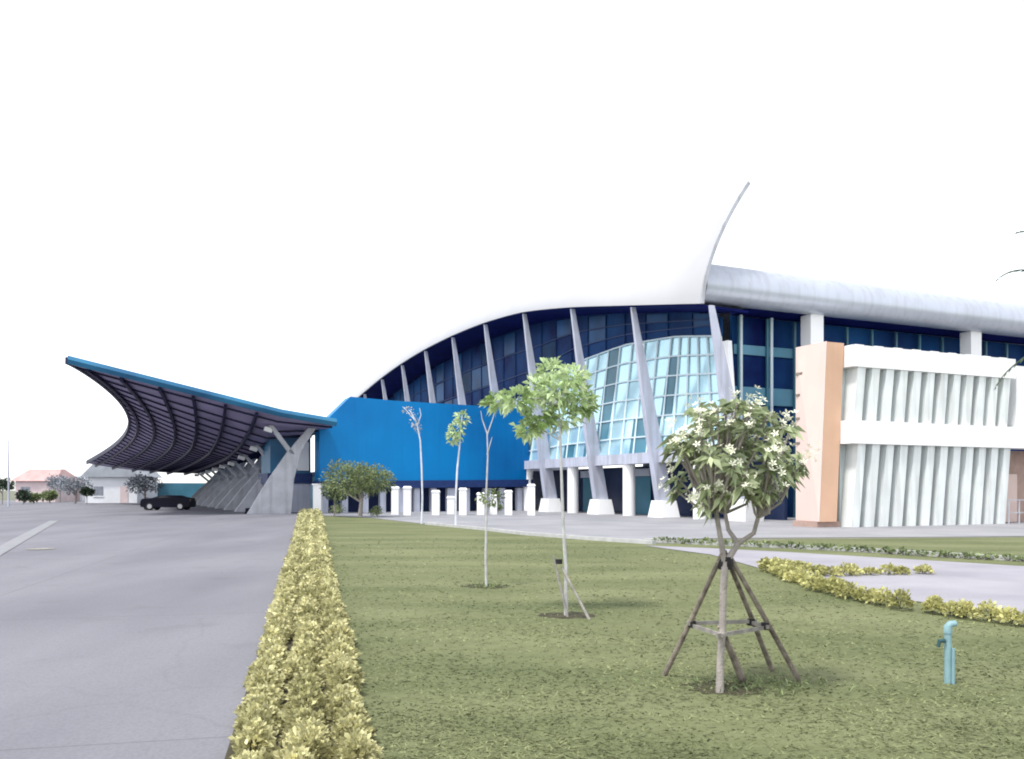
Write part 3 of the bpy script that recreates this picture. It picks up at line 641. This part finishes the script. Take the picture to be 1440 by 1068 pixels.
for i, t in enumerate(tips):
    r0 = min(roots, key=lambda r: (r-t).length+rs.uniform(0,.12)); mid = r0.lerp(t,.5)+V((0,0,-.06))+V(rs.normal(size=3))*.02
    tr.tube([r0, mid, t], [.013,.010,.008], 6)
    ax = ((t-cen).normalized()*.6+Z*.7).normalized()
    for j in range(15):
        an = j*2.4; ud = ax.orthogonal().normalized(); vd = ax.cross(ud)
        dr = ud*math.cos(an)+vd*math.sin(an)+ax*rs.uniform(-.25,.75)
        lp_.append(t-ax*rs.uniform(0,.06)); ld_.append(dr); ll_.append(rs.uniform(.085,.155))
    if rs.uniform() < .75:
        for j in range(rs.integers(4,11)):
            fc = t+ax*.06+V(rs.normal(size=3))*.042; fn = (ax+V(rs.normal(size=3))*.5).normalized(); uu = fn.orthogonal().normalized(); vv = fn.cross(uu)
            for k in range(5):
                an = k*2*math.pi/5; r1 = uu*math.cos(an)+vv*math.sin(an); r2 = uu*math.cos(an+.75)+vv*math.sin(an+.75); r3 = uu*math.cos(an+.4)+vv*math.sin(an+.4)
                fp.face([fc, fc+r1*.022+fn*.008, fc+r3*.036+fn*.012, fc+r2*.022+fn*.008])
tr.build('trunk', M['bark'], fr, True)
ll_ = np.array(ll_); leaves('crown', np.array([tuple(x) for x in lp_]), np.array([tuple(x) for x in ld_]), ll_, ll_*.36, M['frleaf'], fr, .3)
me = bpy.data.meshes.new('blossoms'); me.from_pydata(fp.v, [], fp.f); me.materials.append(M['petal']); link('blossoms', me, fr)
stk = thing('tree_stakes', 'weathered wooden pole frame propping the white flowered frangipani', 'stake frame', T0+V((.1,.2,0)))
ap = q(1020,792,.03)
bases = [G(934,951), G(1086,944), G(1124,958), G(1046,962)]
for i, b_ in enumerate(bases):
    tp_ = ap+V(((-.05,.03,.07,.0)[i], (0,.06,.03,-.05)[i], (.02,.03,.0,-.02)[i]))
    if i == 3: tp_ = q(1014,885,.02)
    dd = (tp_-b_); MB().tube([b_-dd*.02, b_+dd*.5+V((.006,.004,0)), tp_+dd*.06], [.023,.021,.019] if i < 3 else [.034,.03,.022], 8).build('pole', M['stake'], stk, True)
zb = .46
on = lambda i, z: bases[i]+(ap-bases[i])*(z/ap.z)
for i, j, z in ((0,3,.47),(3,2,.48),(0,1,.50),(1,2,.49)):
    if 3 in (i,j):
        cpt = q(1014,893,-.05); oth = on(i if j == 3 else j, .48); a_, b_ = cpt, oth
    else: a_, b_ = on(i,z), on(j,z)
    ex = (b_-a_).normalized()*.05; MB().bar(a_-ex, b_+ex, .022, .03).build('crossbar', M['brace'], stk)
MB().tube([ap-Z*.05, ap+Z*.0, ap+Z*.05], [.055,.06,.055], 10).build('tie', M['tie'], stk)
for i in (0,1,2):
    c = on(i,.49); MB().tube([c-Z*.025, c+Z*.03], [.034,.032], 8).build('tie', M['tie'], stk)
rs = np.random.default_rng(4); c = T0+V((.12,.25,0))
ps = np.stack([c.x+rs.normal(size=420)*.3+.18, c.y+rs.normal(size=420)*.16, np.full(420,.005)],1); ds = rs.normal(size=(420,3)); ds[:,2] = np.abs(ds[:,2])+.4
tag(leaves('weed_tuft', ps, ds, rs.uniform(.04,.10,420), rs.uniform(.008,.016,420), M['oliveleaf'], None, .2), 'scruffy tuft of weeds at the foot of the frangipani', 'weeds', kind='stuff')

# ------------------------------------------------------------------ slender saplings on the lawn
def sapling(name, label, base, path, rad, crown, leafm, ls, stakes=(), seed=0, n=900, forks=(), tm='palebark'):
    rs = np.random.default_rng(seed); base = V(base); r = thing(name, label, 'tree', base); Yd = base.y
    pts = [base-Z*.02]+[P(x,y,Yd) for x, y in path]; t = MB()
    t.tube(pts, list(np.linspace(rad, rad*.45, len(pts))), 8); top = pts[-1]
    cs, rd = [], []
    for px, py, wx, wy in crown:
        c = P(px,py,Yd+rs.normal()*.25); cs.append(tuple(c)); rd.append((wx*Yd/F, wx*Yd/F*.9, wy*Yd/F)); 
        k0 = min(pts[1:], key=lambda p: (p-c).length+max(0,p.z-c.z)*2); t.tube([k0, k0.lerp(c,.5)+Z*.04, c], [rad*.4,rad*.28,rad*.15], 5)
    for fk in forks: t.tube([P(x,y,Yd) for x, y in fk], list(np.linspace(rad*.5,rad*.2,len(fk))), 6)
    t.build('trunk', M[tm], r, True)
    if cs:
        pp, dd = clumps(cs, rd, n//len(cs)); pp += RNG.normal(size=pp.shape)*.02
        leaves('crown', pp, dd, RNG.uniform(.7,1.3,len(pp))*ls, RNG.uniform(.35,.5,len(pp))*ls, leafm, r, .3)
    return r
b_ = G(796,866)
sapling('lime_sapling', 'slim sapling with a pale lime green crown left of the frangipani', b_, [(796,800),(792,740),(790,680),(788,620),(786,570)], .028,
  [(785,548,24,22),(808,560,24,20),(760,545,20,14),(728,560,22,13),(700,566,14,9),(760,585,22,16),(745,603,14,9),(790,585,26,14),(822,568,14,12),(806,530,16,12),(775,522,18,12)], M['limeleaf'], .12, seed=31, n=1500)
st2 = thing('sapling_stakes', 'two thin leaning props around the lime green sapling', 'stake frame', b_)
for (x0,y0),(x1,y1) in (((798,868),(778,782)),((829,872),(790,798))):
    g0 = G(x0,y0); MB().tube([g0, P(x1,y1,b_.y)], [.018,.014], 7).build('pole', M['brace'], st2)
MB().tube([P(786,790,b_.y)-Z*.03, P(786,790,b_.y)+Z*.03], .045, 8).build('tie', M['tie'], st2)
b_ = G(684,826)
sapling('bare_sapling', 'nearly bare forked sapling on the lawn before the right part of the blue wall', b_, [(683,780),(684,730),(684,690),(686,640),(685,608)], .024,
  [(690,700,18,9)], M['oliveleaf'], .07, seed=33, n=190, forks=[[(685,610),(678,590),(676,578)],[(685,612),(692,592),(697,577)],[(685,640),(692,615)]], tm='palebark')
rs = np.random.default_rng(6); ps = np.stack([b_.x+rs.normal(size=160)*.18, b_.y+rs.normal(size=160)*.15, np.full(160,.005)],1); ds = rs.normal(size=(160,3)); ds[:,2] = np.abs(ds[:,2])+.3
tag(leaves('weed_patch', ps, ds, rs.uniform(.05,.12,160), rs.uniform(.012,.02,160), M['oliveleaf'], None, .2), 'dark weeds around the foot of the forked bare sapling', 'weeds', kind='stuff')
b_ = G(593,737)
sapling('white_sapling', 'tall white stemmed sapling with a bent top before the left part of the blue wall', b_, [(594,700),(593,660),(591,620),(586,595),(578,580)], .055,
  [(582,590,7,9),(574,577,8,4),(588,602,4,6)], M['palebark'], .12, seed=35, n=150, forks=[[(587,598),(592,584),(590,574)],[(584,592),(572,578),(566,572)]], tm='whitebark')
b_ = G(641,742)
sapling('tufted_sapling', 'white stemmed sapling with a yellowish tuft before the middle of the blue wall', b_, [(641,700),(643,660),(646,630),(648,600),(650,585)], .055,
  [(642,604,9,12),(649,588,7,8),(637,615,6,8)], M['limeleaf'], .22, seed=36, n=260, tm='whitebark')
p = P(513,700,53); bush_tree('round_tree', 'rounded green tree at the left end of the blue wall', (p.x-.3,p.y,.012), 2.1, 2.1, 5200, M['oliveleaf'], .17, True, None, 41, .42)
p = P(470,700,55); bush_tree('dark_shrub', 'dark green shrub tucked between the white gate post and the round tree', (p.x,p.y,.012), .85, 1.4, 900, M['darkleaf'], .17, True, None, 42)
for i, (px, py, R, lb) in enumerate(((474,724,.5,'low green bush at the far lawn edge nearest the gate post'),(530,728,.45,'low green bush at the far lawn edge under the round tree'),(700,722,.5,'small green bush among the white bollards'))):
    g0 = G(px,py); bush_tree('low_bush', lb, (g0.x,g0.y,.004), R, .35, 420, M['oliveleaf'], .12, False, None, 50+i)

# ------------------------------------------------------------------ palm at the right edge
PY = 14.; pb_ = V((P(1552,690,PY).x, PY, 0)); pc = V((pb_.x, PY, 4.35))
pm = thing('palm_tree', 'palm just beyond the right edge whose frond tips reach into view', 'palm', pb_)
MB().tube([pb_, pb_+V((.05,0,1.5)), pb_+V((.02,0,3.2)), pc], [.17,.13,.11,.09], 12).build('trunk', M['palebark'], pm, True)
ft = [(P(1405,391,PY), P(1452,352,PY)), (P(1401,543,PY), P(1424,498,PY)), (P(1434,326,PY+.2), P(1480,315,PY))]
rs = np.random.default_rng(9)
for i in range(11):
    an = -1.5+i*.2; ft.append((pc+V((math.cos(an)*1.7+.1, math.sin(an)*1.7, rs.uniform(-.9,.3))), pc+V((math.cos(an)*1.1, math.sin(an)*1.1, rs.uniform(.9,1.5)))))
for tip, ctl in ft:
    f = MB(); cv = [pc*(1-t)**2+ctl*2*t*(1-t)+tip*t*t for t in np.linspace(0,1,15)]
    f.tube(cv, list(np.linspace(.018,.006,15)), 5); 
    for j in range(2,15):
        dv = (cv[j]-cv[j-1]).normalized(); sd_ = dv.cross(Z).normalized(); L_ = .15*(1-abs(j-7)/15.)
        for sg in (-1,1):
            c = cv[j]; tt = c+(dv*.85+sd_*sg*.35)*L_-Z*.08*L_/.26; mdl = c.lerp(tt,.45); n_ = dv*.022+Z*.008
            f.face([c, mdl+n_, tt, mdl-n_])
    fo = MB(); fo.v, fo.f = f.v, f.f; me = bpy.data.meshes.new('frond'); me.from_pydata(f.v, [], f.f); me.materials.append(M['palmleaf']); link('frond', me, pm)

# ------------------------------------------------------------------ pale blue standpipe on the lawn
g0 = G(1333,962); sp = thing('standpipe', 'short pale blue standpipe with a tap standing in the grass', 'standpipe', g0)
MB().tube([g0, g0+Z*.42], .029, 14).build('pipe', M['pipe'], sp, True)
MB().tube([g0+Z*.42, g0+Z*.47, g0+V((.02,0,.495)), g0+V((.065,0,.50))], [.035,.035,.03,.026], 12).build('elbow', M['pipe'], sp, True)
MB().tube([g0+V((-.035,-.02,.36)), g0+V((-.085,-.03,.36)), g0+V((-.095,-.03,.31))], [.018,.018,.014], 8).build('tap', M['valve'], sp)
MB().tube([g0+V((.028,-.03,.0)), g0+V((.03,-.03,.3))], .014, 10).build('side_pipe', M['pipe'], sp)

# ------------------------------------------------------------------ render settings
sc.cycles.filter_width = 1.9
sc.cycles.use_denoising = True; sc.cycles.max_bounces = 8; sc.cycles.transparent_max_bounces = 4
sc.cycles.sample_clamp_indirect = 8
